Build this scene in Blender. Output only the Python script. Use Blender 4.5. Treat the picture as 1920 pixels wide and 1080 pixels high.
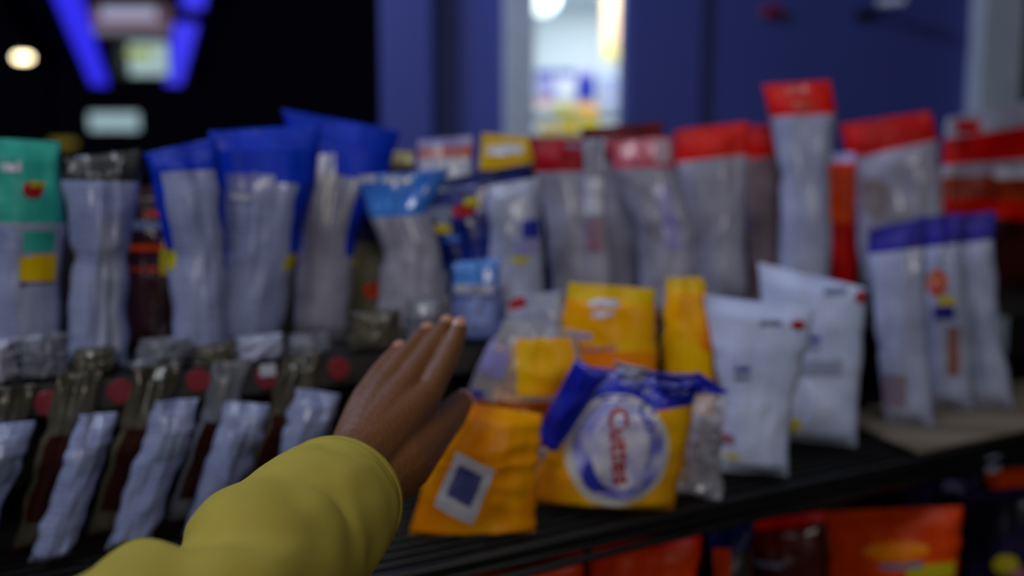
import bpy, bmesh, math, random
from mathutils import Vector, noise, Matrix
random.seed(7)
for o in list(bpy.data.objects): bpy.data.objects.remove(o)
SC = bpy.context.scene
COL = SC.collection

# ------------------------------------------------------------------ camera
EYE = 1.45
FPX = 1500.0
PITCH = math.atan(150 / FPX)
cam = bpy.data.cameras.new('camera'); co = bpy.data.objects.new('camera', cam); COL.objects.link(co)
co.location = (0, 0, EYE); co.rotation_euler = (math.pi / 2 - PITCH, 0, 0)
cam.sensor_width = 36; cam.lens = FPX / 1920 * 36
cam.clip_start = 0.02; cam.clip_end = 200
cam.dof.use_dof = True; cam.dof.focus_distance = 0.56; cam.dof.aperture_fstop = 1.9
SC.camera = co

# ------------------------------------------------------------------ world and light
w = bpy.data.worlds.new('night_sky'); SC.world = w; w.use_nodes = True
w.node_tree.nodes['Background'].inputs[0].default_value = (0.02, 0.022, 0.05, 1)
w.node_tree.nodes['Background'].inputs[1].default_value = 0.04
SC.view_settings.view_transform = 'Standard'; SC.view_settings.look = 'None'
SC.view_settings.gamma = 1; SC.view_settings.use_curve_mapping = False
SC.view_settings.exposure = 0.0

def area(name, loc, aim, sx, sy, power, col):
    l = bpy.data.lights.new(name, 'AREA'); l.shape = 'RECTANGLE'; l.size = sx; l.size_y = sy
    l.energy = power; l.color = col
    o = bpy.data.objects.new(name, l); COL.objects.link(o); o.location = loc
    o.rotation_euler = (Vector(aim) - Vector(loc)).to_track_quat('-Z', 'Y').to_euler()
    return o
# fluorescent tubes under the shop awning, above the display, and one further along the wall
area('awning_tube_light', (-0.9, -0.35, 3.3), (0.2, 1.1, 1.2), 1.3, 0.16, 16, (0.84, 0.9, 1.0))
area('awning_corner_light', (0.3, 0.2, 3.4), (0.5, 1.2, 1.2), 1.0, 0.14, 4.0, (0.9, 0.93, 1.0))
area('front_fill_light', (0.7, -2.2, 2.2), (0.6, 1.0, 0.8), 0.8, 0.5, 14, (1.0, 0.93, 0.86))  # unseen fill lamp added in front to brighten the lower shelf
area('canopy_light', (-2.8, 2.2, 4.4), (0.2, 4.0, 1.7), 0.9, 0.9, 100, (0.58, 0.66, 1.0))

# ------------------------------------------------------------------ pixel helpers (1920x1080 frame)
C0 = Vector((0, 0, EYE))
FW = Vector((0, math.cos(PITCH), -math.sin(PITCH))); UP = Vector((0, math.sin(PITCH), math.cos(PITCH))); RT = Vector((1, 0, 0))
def ray(px, py): return FW + RT * ((px - 960) / FPX) - UP * ((py - 540) / FPX)
def at(px, py, d): return C0 + ray(px, py) * d
def hit(px, py, p0, n):
    r = ray(px, py); return C0 + r * ((p0 - C0).dot(n) / r.dot(n))
# the rack: direction of its shelves, direction to its back, front corner point
SD = Vector((0.888, 0.460, 0)).normalized(); SN = Vector((-SD.y, SD.x, 0))
Z_SHELF = EYE - 0.36; Z_LEDGE = EYE - 0.19; Z_LOW = EYE - 0.68
P0 = Vector((0.242, 0.956, 0))
def rack(s, k, z): return Vector((P0.x, P0.y, 0)) + SD * s + SN * k + Vector((0, 0, z))
def on_row(px, k, z):
    """point of height z on the row k behind the shelf front, in the vertical plane of column px"""
    k -= 0.035
    t = (P0.dot(SN) + k) / (Vector(((px - 960) / FPX, 1, 0)).dot(SN))
    for _ in range(12):
        p = Vector(((px - 960) / FPX * t, 0, 0)); y = (P0.dot(SN) + k - p.x * SN.x) / SN.y
        dep = y * FW.y + (z - EYE) * FW.z
        t = dep
    return Vector(((px - 960) / FPX * t, y, z))
def proj(p):
    v = p - C0; d = v.dot(FW); return 960 + FPX * v.dot(RT) / d, 540 - FPX * v.dot(UP) / d, d

# ------------------------------------------------------------------ materials
def nt(name):
    m = bpy.data.materials.new(name); m.use_nodes = True; t = m.node_tree
    return m, t, t.nodes['Principled BSDF']
def rgb(c): return (c[0], c[1], c[2], 1)
def s2l(r, g, b):
    f = lambda x: (x / 255 / 12.92) if x / 255 <= 0.04045 else ((x / 255 + 0.055) / 1.055) ** 2.4
    return (f(r), f(g), f(b))
CACHE = {}
def film(name, c, c2=None, rough=0.32, scale=14, bump=0.5, metal=0.0, lines=False, alpha=1.0, spec=0.5):
    if name in CACHE: return CACHE[name]
    m, t, b = nt(name); N = t.nodes; L = t.links
    if rough < 0.37: b.inputs['Coat Weight'].default_value = 0.35; b.inputs['Coat Roughness'].default_value = 0.10
    tc = N.new('ShaderNodeTexCoord')
    n1 = N.new('ShaderNodeTexNoise'); n1.inputs['Scale'].default_value = scale; n1.inputs['Detail'].default_value = 3
    L.new(tc.outputs['Object'], n1.inputs['Vector'])
    rp = N.new('ShaderNodeValToRGB'); rp.color_ramp.elements[0].position = 0.38; rp.color_ramp.elements[1].position = 0.62
    c2 = c2 or tuple(x * 0.8 for x in c)
    rp.color_ramp.elements[0].color = rgb(c); rp.color_ramp.elements[1].color = rgb(c2)
    L.new(n1.outputs['Fac'], rp.inputs['Fac']); out = rp.outputs['Color']
    if lines:
        br = N.new('ShaderNodeTexBrick'); L.new(tc.outputs['UV'], br.inputs['Vector'])
        br.inputs['Scale'].default_value = 5; br.inputs['Brick Width'].default_value = 1.9; br.inputs['Row Height'].default_value = 0.16
        br.inputs['Mortar Size'].default_value = 0.035; br.inputs['Color1'].default_value = (0.45, 0.5, 0.75, 1)
        br.inputs['Color2'].default_value = (0.85, 0.86, 0.95, 1); br.inputs['Mortar'].default_value = (1, 1, 1, 1); br.inputs['Bias'].default_value = 0.3
        mx = N.new('ShaderNodeMixRGB'); mx.blend_type = 'MULTIPLY'; mx.inputs[0].default_value = 0.55
        L.new(out, mx.inputs[1]); L.new(br.outputs['Color'], mx.inputs[2]); out = mx.outputs[0]
    L.new(out, b.inputs['Base Color'])
    b.inputs['Roughness'].default_value = rough; b.inputs['Metallic'].default_value = metal
    b.inputs['Specular IOR Level'].default_value = spec if rough < 0.37 else 0.16; b.inputs['Alpha'].default_value = alpha
    v = N.new('ShaderNodeTexVoronoi'); v.inputs['Scale'].default_value = 30; v.feature = 'F1'; mp = N.new('ShaderNodeMapping'); mp.inputs['Scale'].default_value = (1, 1, 0.35)
    L.new(tc.outputs['Object'], mp.inputs['Vector'])
    L.new(mp.outputs['Vector'], v.inputs['Vector'])
    bp = N.new('ShaderNodeBump'); bp.inputs['Strength'].default_value = bump * 0.6; bp.inputs['Distance'].default_value = 0.006
    L.new(v.outputs['Distance'], bp.inputs['Height']); L.new(bp.outputs['Normal'], b.inputs['Normal'])
    CACHE[name] = m; return m
def plain(name, c, rough=0.6, metal=0.0, noise_amt=0.15, scale=6, bump=0.0, bscale=60):
    if name in CACHE: return CACHE[name]
    m, t, b = nt(name); N = t.nodes; L = t.links
    tc = N.new('ShaderNodeTexCoord'); n1 = N.new('ShaderNodeTexNoise'); n1.inputs['Scale'].default_value = scale
    n1.inputs['Detail'].default_value = 4; L.new(tc.outputs['Object'], n1.inputs['Vector'])
    rp = N.new('ShaderNodeValToRGB'); rp.color_ramp.elements[0].color = rgb(tuple(x * (1 - noise_amt) for x in c))
    rp.color_ramp.elements[1].color = rgb(tuple(min(1, x * (1 + noise_amt)) for x in c))
    L.new(n1.outputs['Fac'], rp.inputs['Fac']); L.new(rp.outputs['Color'], b.inputs['Base Color'])
    b.inputs['Roughness'].default_value = rough; b.inputs['Metallic'].default_value = metal
    if bump:
        n2 = N.new('ShaderNodeTexNoise'); n2.inputs['Scale'].default_value = bscale; L.new(tc.outputs['Object'], n2.inputs['Vector'])
        bp = N.new('ShaderNodeBump'); bp.inputs['Strength'].default_value = bump; bp.inputs['Distance'].default_value = 0.004
        L.new(n2.outputs['Fac'], bp.inputs['Height']); L.new(bp.outputs['Normal'], b.inputs['Normal'])
    CACHE[name] = m; return m
def glow(name, c, s):
    if name in CACHE: return CACHE[name]
    m, t, b = nt(name); b.inputs['Base Color'].default_value = rgb(c); b.inputs['Emission Color'].default_value = rgb(c)
    b.inputs['Emission Strength'].default_value = s; b.inputs['Roughness'].default_value = 0.5
    CACHE[name] = m; return m

SILVER = film('silver_grey_film', s2l(172, 182, 222), s2l(140, 150, 192), 0.33, lines=True)
SILVER2 = film('pale_grey_film', s2l(180, 186, 214), s2l(154, 160, 190), 0.33)
WARM = film('warm_grey_film', s2l(178, 176, 194), s2l(150, 148, 166), 0.36, lines=True)
WHITE = film('white_film', s2l(212, 222, 252), s2l(188, 200, 236), 0.42, bump=0.35)
BLUE = film('royal_blue_film', s2l(16, 62, 215), s2l(12, 48, 185), 0.4)
NAVY = film('navy_film', s2l(12, 28, 100), s2l(8, 18, 70), 0.4)
SKYB = film('bright_blue_film', s2l(70, 140, 235), s2l(50, 110, 210), 0.22)
TEAL = film('teal_film', s2l(76, 205, 185), s2l(48, 165, 150), 0.38)
DARK = film('charcoal_film', s2l(50, 48, 52), s2l(34, 32, 36), 0.35)
MAROON = film('maroon_film', s2l(180, 10, 36), s2l(150, 6, 28), 0.4)
MAROOND = film('deep_maroon_film', s2l(110, 6, 18), s2l(80, 4, 14), 0.4)
PINKF = film('pink_red_film', s2l(215, 110, 130), s2l(190, 60, 80), 0.3)
RED = film('red_film', s2l(236, 26, 2), s2l(206, 14, 2), 0.4)
REDD = film('deep_red_film', s2l(210, 6, 3), s2l(178, 4, 2), 0.4)
PURPLE = film('violet_blue_film', s2l(46, 40, 150), s2l(30, 26, 110), 0.4)
DPURP = film('dark_purple_film', s2l(50, 36, 90), s2l(26, 20, 52), 0.4)
YELLOW = film('yellow_film', s2l(235, 195, 0), s2l(225, 175, 0), 0.4)
ORANGE = film('orange_film', s2l(255, 140, 6), s2l(255, 175, 8), 0.38, scale=9)
DORANGE = film('deep_orange_film', s2l(235, 76, 4), s2l(210, 52, 4), 0.38, scale=9)
YORANGE = film('yellow_orange_film', s2l(255, 200, 4), s2l(255, 158, 6), 0.38, scale=9)
BROWN = film('dark_brown_film', s2l(60, 22, 14), s2l(34, 12, 8), 0.4)
DIM = film('dim_silver_film', s2l(128, 132, 150), s2l(92, 94, 104), 0.33)
OLIVED = film('dark_olive_film', s2l(96, 92, 76), s2l(52, 48, 38), 0.33)
LVIO = film('logo_violet_print', s2l(200, 198, 232), s2l(112, 112, 200), 0.35, scale=34)
OLIVE = film('olive_film', s2l(120, 116, 92), s2l(78, 74, 50), 0.4)
CLEAR = film('clear_film', s2l(215, 215, 225), s2l(190, 190, 205), 0.14, bump=0.9, alpha=0.42)
LAV = film('lavender_film', s2l(170, 165, 215), s2l(140, 135, 200), 0.35)
PRINTW = film('white_print_or_glint', s2l(225, 225, 240), s2l(205, 208, 228), 0.35)  # white for prints, also for highlights painted on some bags
PRINTR = film('red_print', s2l(190, 30, 34), s2l(165, 22, 28), 0.4)
PRINTB = film('blue_print', s2l(50, 60, 170), s2l(36, 46, 150), 0.4)
PRINTG = film('grey_print', s2l(130, 140, 165), s2l(110, 120, 150), 0.4)
PRINTY = film('yellow_print', s2l(215, 200, 40), s2l(195, 180, 20), 0.4)
BLACKM = plain('black_coated_steel', (0.012, 0.012, 0.013), 0.38, 0.3)
PANELM = plain('dark_back_panel', (0.012, 0.010, 0.010), 0.7)
CARD = plain('greyish_cardboard', s2l(128, 116, 98), 0.85, bump=0.2)
SKIN = plain('brown_skin', s2l(114, 72, 38), 0.5, noise_amt=0.12, scale=18, bump=0.25, bscale=220)
NAIL = plain('finger_nail', s2l(190, 140, 115), 0.3)

# ------------------------------------------------------------------ object helpers
def tag(o, label, cat, group=None, kind=None):
    if label: o['label'] = label
    if cat: o['category'] = cat
    if group: o['group'] = group
    if kind: o['kind'] = kind
    return o
def empty(name, loc, label, cat, group=None):
    o = bpy.data.objects.new(name, None); COL.objects.link(o); o.location = loc; o.empty_display_size = 0.05
    return tag(o, label, cat, group)
def mesh(name, verts, faces, mat, parent=None, smooth=True, uvs=None, loc=None):
    me = bpy.data.meshes.new(name)
    if parent is not None: org = Vector(parent['_o']) if '_o' in parent else parent.location
    elif loc is not None: org = Vector(loc)
    else: org = Vector((0, 0, 0))
    me.from_pydata([tuple(Vector(v) - org) for v in verts], [], faces); me.update()
    if uvs:
        ul = me.uv_layers.new(name='UVMap')
        for lp in me.loops: ul.data[lp.index].uv = uvs[lp.vertex_index]
    bm = bmesh.new(); bm.from_mesh(me); bmesh.ops.recalc_face_normals(bm, faces=bm.faces); bm.to_mesh(me); bm.free()
    if smooth:
        for p in me.polygons: p.use_smooth = True
    if mat: me.materials.append(mat)
    o = bpy.data.objects.new(name, me); COL.objects.link(o)
    if parent is not None: o.parent = parent
    else: o.location = org
    return o
class MB:
    def __init__(s): s.v = []; s.f = []
    def box(s, c, size, ax=None):
        ax = ax or (Vector((1, 0, 0)), Vector((0, 1, 0)), Vector((0, 0, 1))); c = Vector(c); b = len(s.v)
        for i in (-1, 1):
            for j in (-1, 1):
                for k in (-1, 1): s.v.append(c + ax[0] * i * size[0] / 2 + ax[1] * j * size[1] / 2 + ax[2] * k * size[2] / 2)
        s.f += [tuple(b + i for i in q) for q in ((0, 1, 3, 2), (4, 6, 7, 5), (0, 4, 5, 1), (2, 3, 7, 6), (0, 2, 6, 4), (1, 5, 7, 3))]
        return s
    def tube(s, a, b_, r, r2=None, n=10):
        a = Vector(a); b_ = Vector(b_); d = (b_ - a).normalized(); u = d.orthogonal().normalized(); w_ = d.cross(u); r2 = r if r2 is None else r2
        b = len(s.v)
        for i in range(n):
            t = 2 * math.pi * i / n; q = u * math.cos(t) + w_ * math.sin(t); s.v.append(a + q * r); s.v.append(b_ + q * r2)
        for i in range(n): j = (i + 1) % n; s.f.append((b + 2 * i, b + 2 * j, b + 2 * j + 1, b + 2 * i + 1))
        s.f.append(tuple(b + 2 * i for i in range(n))[::-1]); s.f.append(tuple(b + 2 * i + 1 for i in range(n)))
        return s
    def build(s, name, mat, parent=None, bevel=0.0, smooth=False, loc=None):
        o = mesh(name, s.v, s.f, mat, parent, smooth=smooth, loc=loc)
        if bevel:
            m = o.modifiers.new('bevel', 'BEVEL'); m.width = bevel; m.segments = 2
        return o
RAX = (SD, SN, Vector((0, 0, 1)))

# ------------------------------------------------------------------ the bag builder
def sm(x): x = max(0, min(1, x)); return x * x * (3 - 2 * x)
class Bag:
    """A pillow bag: outline in rows (left, right) from top to bottom, standing at row k of the rack."""
    def __init__(s, name, label, rows, base, k, z, th=0.04, bands=(), decals=(), cat='snack bag', group=None, crink=1.0,
                 pz=0.10, flare=0.5, yaw=0.0, contents=None, lean=0.0, cf=1.0):
        s.seed = random.random() * 100; s.th = th; s.crink = crink; s.pz = pz; s.cf = cf
        xb = (base[0] + base[1]) / 2; bp = on_row(xb, k, z); s.bp = bp
        fwd = Vector((bp.x, bp.y, 0)).normalized()
        fwd = Matrix.Rotation(math.radians(yaw), 3, 'Z') @ fwd
        s.n = (-fwd * math.cos(lean) + Vector((0, 0, 1)) * math.sin(lean)).normalized()
        R = [(hit(a[0], a[1], bp, s.n), hit(b[0], b[1], bp, s.n)) for a, b in rows]
        y0 = proj(bp)[1]
        R.append((hit(base[0], y0, bp, s.n), hit(base[1], y0, bp, s.n)))
        R[-1][0].z = z + 0.001; R[-1][1].z = z + 0.001
        if z == Z_LOW:
            for q in R:
                for c_ in q: c_.z = min(c_.z, Z_SHELF - 0.034)
        s.R = R; d = [0]
        for i in range(1, len(R)):
            d.append(d[-1] + ((R[i][0] + R[i][1]) - (R[i - 1][0] + R[i - 1][1])).length / 2)
        s.V = [x / d[-1] for x in d]; s.H = d[-1]
        root = empty(name, bp, label, cat, group); s.root = root; root['_o'] = tuple(bp)
        va = 0.0
        for (pn, vb, mt) in bands:
            s.band(pn, va, vb, mt, va == 0.0, vb >= 1.0); va = vb
        for d_ in decals: s.decal(*d_)
        if contents: s.fill(*contents)
        del root['_o']
    def out(s, u, v):
        V = s.V; i = 0
        while i < len(V) - 2 and v > V[i + 1]: i += 1
        t = max(0, min(1, (v - V[i]) / (V[i + 1] - V[i]))); t = t * 0.6 + sm(t) * 0.4
        l = s.R[i][0].lerp(s.R[i + 1][0], t); r = s.R[i][1].lerp(s.R[i + 1][1], t)
        return l.lerp(r, u)
    def uv_of(s, px, py):
        p = hit(px, py, s.bp, s.n); best = (9, 0.5, 0.5)
        for j in range(101):
            v = j / 100; l = s.out(0, v); r = s.out(1, v); e = r - l; u = (p - l).dot(e) / e.length_squared
            q = (l + e * u - p).length
            if q < best[0]: best = (q, u, v)
        return best[1], best[2]
    def surf(s, u, v, side, off=0.0):
        p = s.out(u, v)
        e = s.R[0][1] - s.R[0][0]; e.normalize()
        pu = max(0.0, 1 - (2 * u - 1) ** 2) ** 0.55
        pv = sm(v / s.pz * 0.6 if v < s.pz else 0.6 + 0.4 * (v - s.pz) / 0.25) * sm((1 - v) / 0.10)
        pr = pu * (0.03 + 0.97 * pv)
        nz = noise.noise(Vector((u * 3.2, v * 3.2 * s.cf, s.seed))) * 0.55 + noise.noise(Vector((u * 6, v * 8 * s.cf, s.seed + 9))) * 0.15 + noise.noise(Vector((u * 8, v * 1.6, s.seed + 77))) * 0.45
        nz += abs(noise.noise(Vector((u * 2.5 + v * 3, v * 3.5 * s.cf - u * 2, s.seed + 20)))) * -0.6
        com = noise.noise(Vector((u * 3.0, v * 2.5, s.seed + 40))) * 0.007 * s.crink * (1 - 0.8 * pv)
        ed = noise.noise(Vector((v * 9, u > 0.5, s.seed + 60))) * 0.0035 * s.crink * sm((1 - v) / 0.1) * (2 * u - 1)
        crimp = 0.0006 * math.sin(u * 110) * (1 - sm(pv * 4)) if side > 0 else 0
        a = s.th / 2 * pr * (1 + 0.30 * s.crink * nz) + 0.0006 + off + crimp
        return p + s.n * (side * a + com) + e * ed
    def band(s, pn, va, vb, mt, cap0, cap1):
        nu = 26; nv = max(4, int((vb - va) * 56)); vs = []; fs = []; uv = []
        for j in range(nv + 1):
            v = va + (vb - va) * j / nv
            for i in range(nu + 1): vs.append(s.surf(i / nu, v, 1)); uv.append((i / nu, v * s.H * 5))
            for i in range(nu, -1, -1): vs.append(s.surf(i / nu, v, -1)); uv.append((i / nu, v * s.H * 5))
        m = 2 * (nu + 1)
        for j in range(nv):
            for i in range(m):
                a = j * m + i; b = j * m + (i + 1) % m; fs.append((a, b, b + m, a + m))
        for q, c in ((0, cap0), (nv, cap1)):
            if c:
                for i in range(nu): a = q * m + i; b = q * m + i + 1; fs.append((a, b, q * m + m - 2 - i, q * m + m - 1 - i))
        return mesh(pn, vs, fs, mt, s.root, uvs=uv)
    def decal(s, pn, pts, mt, off=0.0008, lab=None):
        """flat print on the front: pts = ('rect', x0,y0,x1,y1[,ang]) or ('oval', cx,cy,rx,ry[,ang]) in photo pixels"""
        k = pts[0]; vs = []; fs = []; uv = []
        if k == 'rect':
            x0, y0, x1, y1 = pts[1:5]; ang = math.radians(pts[5]) if len(pts) > 5 else 0; cx, cy = (x0 + x1) / 2, (y0 + y1) / 2
            nx = max(4, int(abs(x1 - x0) / 7)); ny = max(4, int(abs(y1 - y0) / 7))
            for j in range(ny + 1):
                for i in range(nx + 1):
                    dx = x0 + (x1 - x0) * i / nx - cx; dy = y0 + (y1 - y0) * j / ny - cy
                    X = cx + dx * math.cos(ang) - dy * math.sin(ang); Y = cy + dx * math.sin(ang) + dy * math.cos(ang)
                    u, v = s.uv_of(X, Y); vs.append(s.surf(max(0.0, min(1, u)), max(0, min(1, v)), 1, off)); uv.append((i / nx, j / ny))
            for j in range(ny):
                for i in range(nx): a = j * (nx + 1) + i; fs.append((a, a + 1, a + nx + 2, a + nx + 1))
        elif k == 'oval':
            cx, cy, rx, ry = pts[1:5]; ang = math.radians(pts[5]) if len(pts) > 5 else 0; nr = 9; na = 36
            u, v = s.uv_of(cx, cy); vs.append(s.surf(u, v, 1, off)); uv.append((0.5, 0.5))
            for r in range(1, nr + 1):
                for a in range(na):
                    dx = rx * r / nr * math.cos(2 * math.pi * a / na); dy = ry * r / nr * math.sin(2 * math.pi * a / na)
                    u, v = s.uv_of(cx + dx * math.cos(ang) - dy * math.sin(ang), cy + dx * math.sin(ang) + dy * math.cos(ang))
                    vs.append(s.surf(max(0.0, min(1, u)), max(0, min(1, v)), 1, off)); uv.append((0.5 + 0.5 * dx / rx, 0.5 + 0.5 * dy / ry))
            for a in range(na):
                b = (a + 1) % na; fs.append((0, 1 + a, 1 + b))
                for r in range(nr - 1): fs.append((1 + r * na + a, 1 + r * na + b, 1 + (r + 1) * na + b, 1 + (r + 1) * na + a))
        elif k == 'uv':
            u0, u1, v0, v1 = pts[1:5]; w0, w1 = (pts[5], pts[6]) if len(pts) > 5 else (u0, u1); nx = 18; ny = max(4, int((v1 - v0) * 50))
            for j in range(ny + 1):
                t = j / ny; a_ = u0 + (w0 - u0) * t; b_ = u1 + (w1 - u1) * t
                jt = noise.noise(Vector((t * 8, 0, s.seed))) * 0.03
                for i in range(nx + 1):
                    uu = max(0.0, min(1.0, a_ + (b_ - a_) * i / nx + jt)); vv = v0 + (v1 - v0) * t
                    vs.append(s.surf(uu, vv, 1, off)); uv.append((uu, vv * s.H * 5))
            for j in range(ny):
                for i in range(nx): a = j * (nx + 1) + i; fs.append((a, a + 1, a + nx + 2, a + nx + 1))
        o = mesh(pn, vs, fs, mt, s.root, uvs=uv)
        if lab: o['label'] = lab
        return o
    def text(s, pn, body, cx, cy, size, ang, mt, off=0.002, bold=0.0, lab=None):
        cu = bpy.data.curves.new('t', 'FONT'); cu.body = body; cu.size = size; cu.align_x = 'CENTER'; cu.align_y = 'CENTER'; cu.offset = bold
        to = bpy.data.objects.new('t', cu); COL.objects.link(to)
        dg = bpy.context.evaluated_depsgraph_get(); me = bpy.data.meshes.new_from_object(to.evaluated_get(dg))
        bpy.data.objects.remove(to)
        bm = bmesh.new(); bm.from_mesh(me); bmesh.ops.triangulate(bm, faces=bm.faces)
        for _ in range(3):
            le = [e for e in bm.edges if e.calc_length() > size * 0.12]
            if le: bmesh.ops.subdivide_edges(bm, edges=le, cuts=1); bmesh.ops.triangulate(bm, faces=bm.faces)
        a = math.radians(ang); vs = []
        for v in bm.verts:
            X = cx + v.co.x * math.cos(a) - (-v.co.y) * math.sin(a); Y = cy + v.co.x * math.sin(a) + (-v.co.y) * math.cos(a)
            u, vv = s.uv_of(X, Y); vs.append(s.surf(max(0, min(1, u)), max(0, min(1, vv)), 1, off))
        bm.verts.ensure_lookup_table(); fs = [[v.index for v in f.verts] for f in bm.faces]; bm.free()
        org = s.root; org['_o'] = tuple(s.bp)
        o = mesh(pn, vs, fs, mt, s.root, smooth=False); del org['_o']
        if lab: o['label'] = lab
        return o
    def fill(s, mt, n, v0):
        vs = []; fs = []
        for q in range(n):
            u = 0.24 + 0.52 * random.random(); v = v0 + (0.93 - v0) * random.random()
            c = s.surf(u, v, 1, 0) * 0.5 + s.surf(u, v, -1, 0) * 0.5 + s.n * random.uniform(-0.15, 0.15) * s.th
            r = random.uniform(0.008, 0.013); b = len(vs); ax = Vector((random.gauss(0, 1), random.gauss(0, 1), random.gauss(0, 1))).normalized()
            M = ax.to_track_quat('Z', 'Y').to_matrix()
            for i in range(5):
                for j in range(8):
                    th = math.pi * (i + 0.5) / 5; ph = 2 * math.pi * j / 8
                    p = Vector((math.sin(th) * math.cos(ph), math.sin(th) * math.sin(ph) * 0.6, math.cos(th) * 1.3)) * r
                    p.x += 0.5 * p.z * p.z / r
                    vs.append(c + M @ p)
            for i in range(4):
                for j in range(8): a = b + i * 8 + j; a2 = b + i * 8 + (j + 1) % 8; fs.append((a, a2, a2 + 8, a + 8))
            fs.append(tuple(b + j for j in range(8))[::-1]); fs.append(tuple(b + 32 + j for j in range(8)))
        o = mesh('snack_pieces', vs, fs, mt, s.root); o['kind'] = 'stuff'

def B3(seal, body, vs=0.08, bot=None): return [('top_seal', vs, seal), ('wrapper', 0.94, body), ('bottom_seal', 1.0, bot or body)]

# ------------------------------------------------------------------ setting: ground, shop wall, doorway, canopy
def struct(name, mb, mat, **kw): o = mb.build(name, mat, **kw); o['kind'] = 'structure'; return o
ASPH = plain('asphalt', (0.02, 0.02, 0.022), 0.85, scale=30, bump=0.5)
struct('floor', MB().box((0, 15, -0.05), (70, 60, 0.1)), ASPH)
WALLB = plain('blue_painted_wall', s2l(62, 72, 146), 0.6, noise_amt=0.08, scale=2.5, bump=0.12, bscale=14)
FRAME = plain('grey_white_frame', s2l(196, 206, 212), 0.5)
WY = 4.2
def wx(px): return (px - 960) / FPX * (WY * FW.y + 0)
TOPZ = 4.6
mb = MB(); mb.box(((wx(722) + wx(945)) / 2, WY + 0.1, TOPZ / 2), (wx(945) - wx(722), 0.2, TOPZ)); struct('wall_left', mb, WALLB)
mb = MB(); mb.box(((wx(1165) + wx(1800)) / 2, WY + 0.1, TOPZ / 2), (wx(1800) - wx(1165), 0.2, TOPZ)); struct('wall_right', mb, WALLB)
mb = MB(); mb.box((wx(772), WY - 0.06, TOPZ / 2), (0.27, 0.12, TOPZ)); o = struct('trim_1', mb, WALLB, bevel=0.02)
mb = MB(); mb.box(((wx(945) + wx(1000)) / 2, WY + 0.02, TOPZ / 2), (wx(1000) - wx(945) , 0.26, TOPZ)); struct('trim_2', mb, FRAME, bevel=0.01)
mb = MB(); mb.box(((wx(1800) + wx(1878)) / 2, WY + 0.02, TOPZ / 2), (wx(1878) - wx(1800), 0.26, TOPZ)); struct('trim_3', mb, FRAME, bevel=0.01)
mb = MB(); mb.box((wx(1240), WY - 0.02, TOPZ / 2), (wx(1308) - wx(1172), 0.04, TOPZ)); struct('trim_4', mb, WALLB, bevel=0.006)
mb = MB(); mb.box((wx(1878) + 1.0, WY + 0.3, TOPZ / 2), (2.0, 0.2, TOPZ)); struct('wall_back', mb, plain('painted_dark_opening', (0.012, 0.011, 0.008), 0.8))  # near-black sheet, the darkness of the doorway opening put into its colour
# lit shop interior behind the doorway
IW = plain('shop_white_wall', s2l(215, 225, 232), 0.7, noise_amt=0.04)
x0, x1 = wx(1000) - 0.25, wx(1165) + 0.9
struct('wall_rear', MB().box(((x0 + x1) / 2, WY + 2.2, 1.5), (x1 - x0, 0.08, 3.0)), IW)
struct('wall_side', MB().box((x1, WY + 1.2, 1.5), (0.08, 2.0, 3.0)), IW)
struct('wall_near', MB().box((x0, WY + 1.2, 1.5), (0.08, 2.0, 3.0)), IW)
struct('ceiling', MB().box(((x0 + x1) / 2, WY + 1.25, 3.0), (x1 - x0, 2.0, 0.06)), IW)
area('shop_ceiling_light', ((x0 + x1) / 2, WY + 1.2, 2.93), ((x0 + x1) / 2, WY + 1.4, 0), 0.9, 0.9, 21, (0.9, 0.97, 1.0))
lampc = at(1017, -4, 5.4)
def ball(name, c, r, mat, parent=None, sz=1.0, n=20, m=12):
    vs = []; fs = []
    for i in range(m + 1):
        th = math.pi * (0.001 + 0.998 * i / m)
        for j in range(n): vs.append(Vector(c) + Vector((r * math.sin(th) * math.cos(2 * math.pi * j / n), r * math.sin(th) * math.sin(2 * math.pi * j / n), r * sz * math.cos(th))))
    for i in range(m):
        for j in range(n): a = i * n + j; b = i * n + (j + 1) % n; fs.append((a, b, b + n, a + n))
    return mesh(name, vs, fs, mat, parent, loc=None if parent else c)
t = empty('globe_lamp', lampc, 'bright round white lamp hanging just inside the shop doorway', 'lamp')
ball('globe', lampc, 0.115, glow('lamp_globe', (0.85, 1.0, 0.98), 1.6), t)
MB().tube(lampc + Vector((0, 0, 0.1)), (lampc.x, lampc.y, 2.97), 0.008).build('rod', FRAME, t)
# tan poster / banner hanging at right inside
pc = at(1146, 48, 5.6); t = empty('hanging_banner', pc, 'narrow tan banner with yellow foot at the doorway right edge inside the shop', 'banner')
MB().box(pc + Vector((0, 0, 0.10)), (0.12, 0.012, 0.62)).build('cloth', plain('tan_cloth', s2l(226, 190, 150), 0.8), t)
MB().box(pc + Vector((0, -0.002, -0.19)), (0.122, 0.016, 0.10)).build('foot_panel', plain('yellow_cloth', s2l(214, 196, 120), 0.8), t)
MB().tube(pc + Vector((-0.07, 0, 0.41)), pc + Vector((0.07, 0, 0.41)), 0.008).tube(pc + Vector((0, 0, 0.41)), (pc.x, pc.y, 2.97), 0.003).build('rail', FRAME, t)
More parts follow.
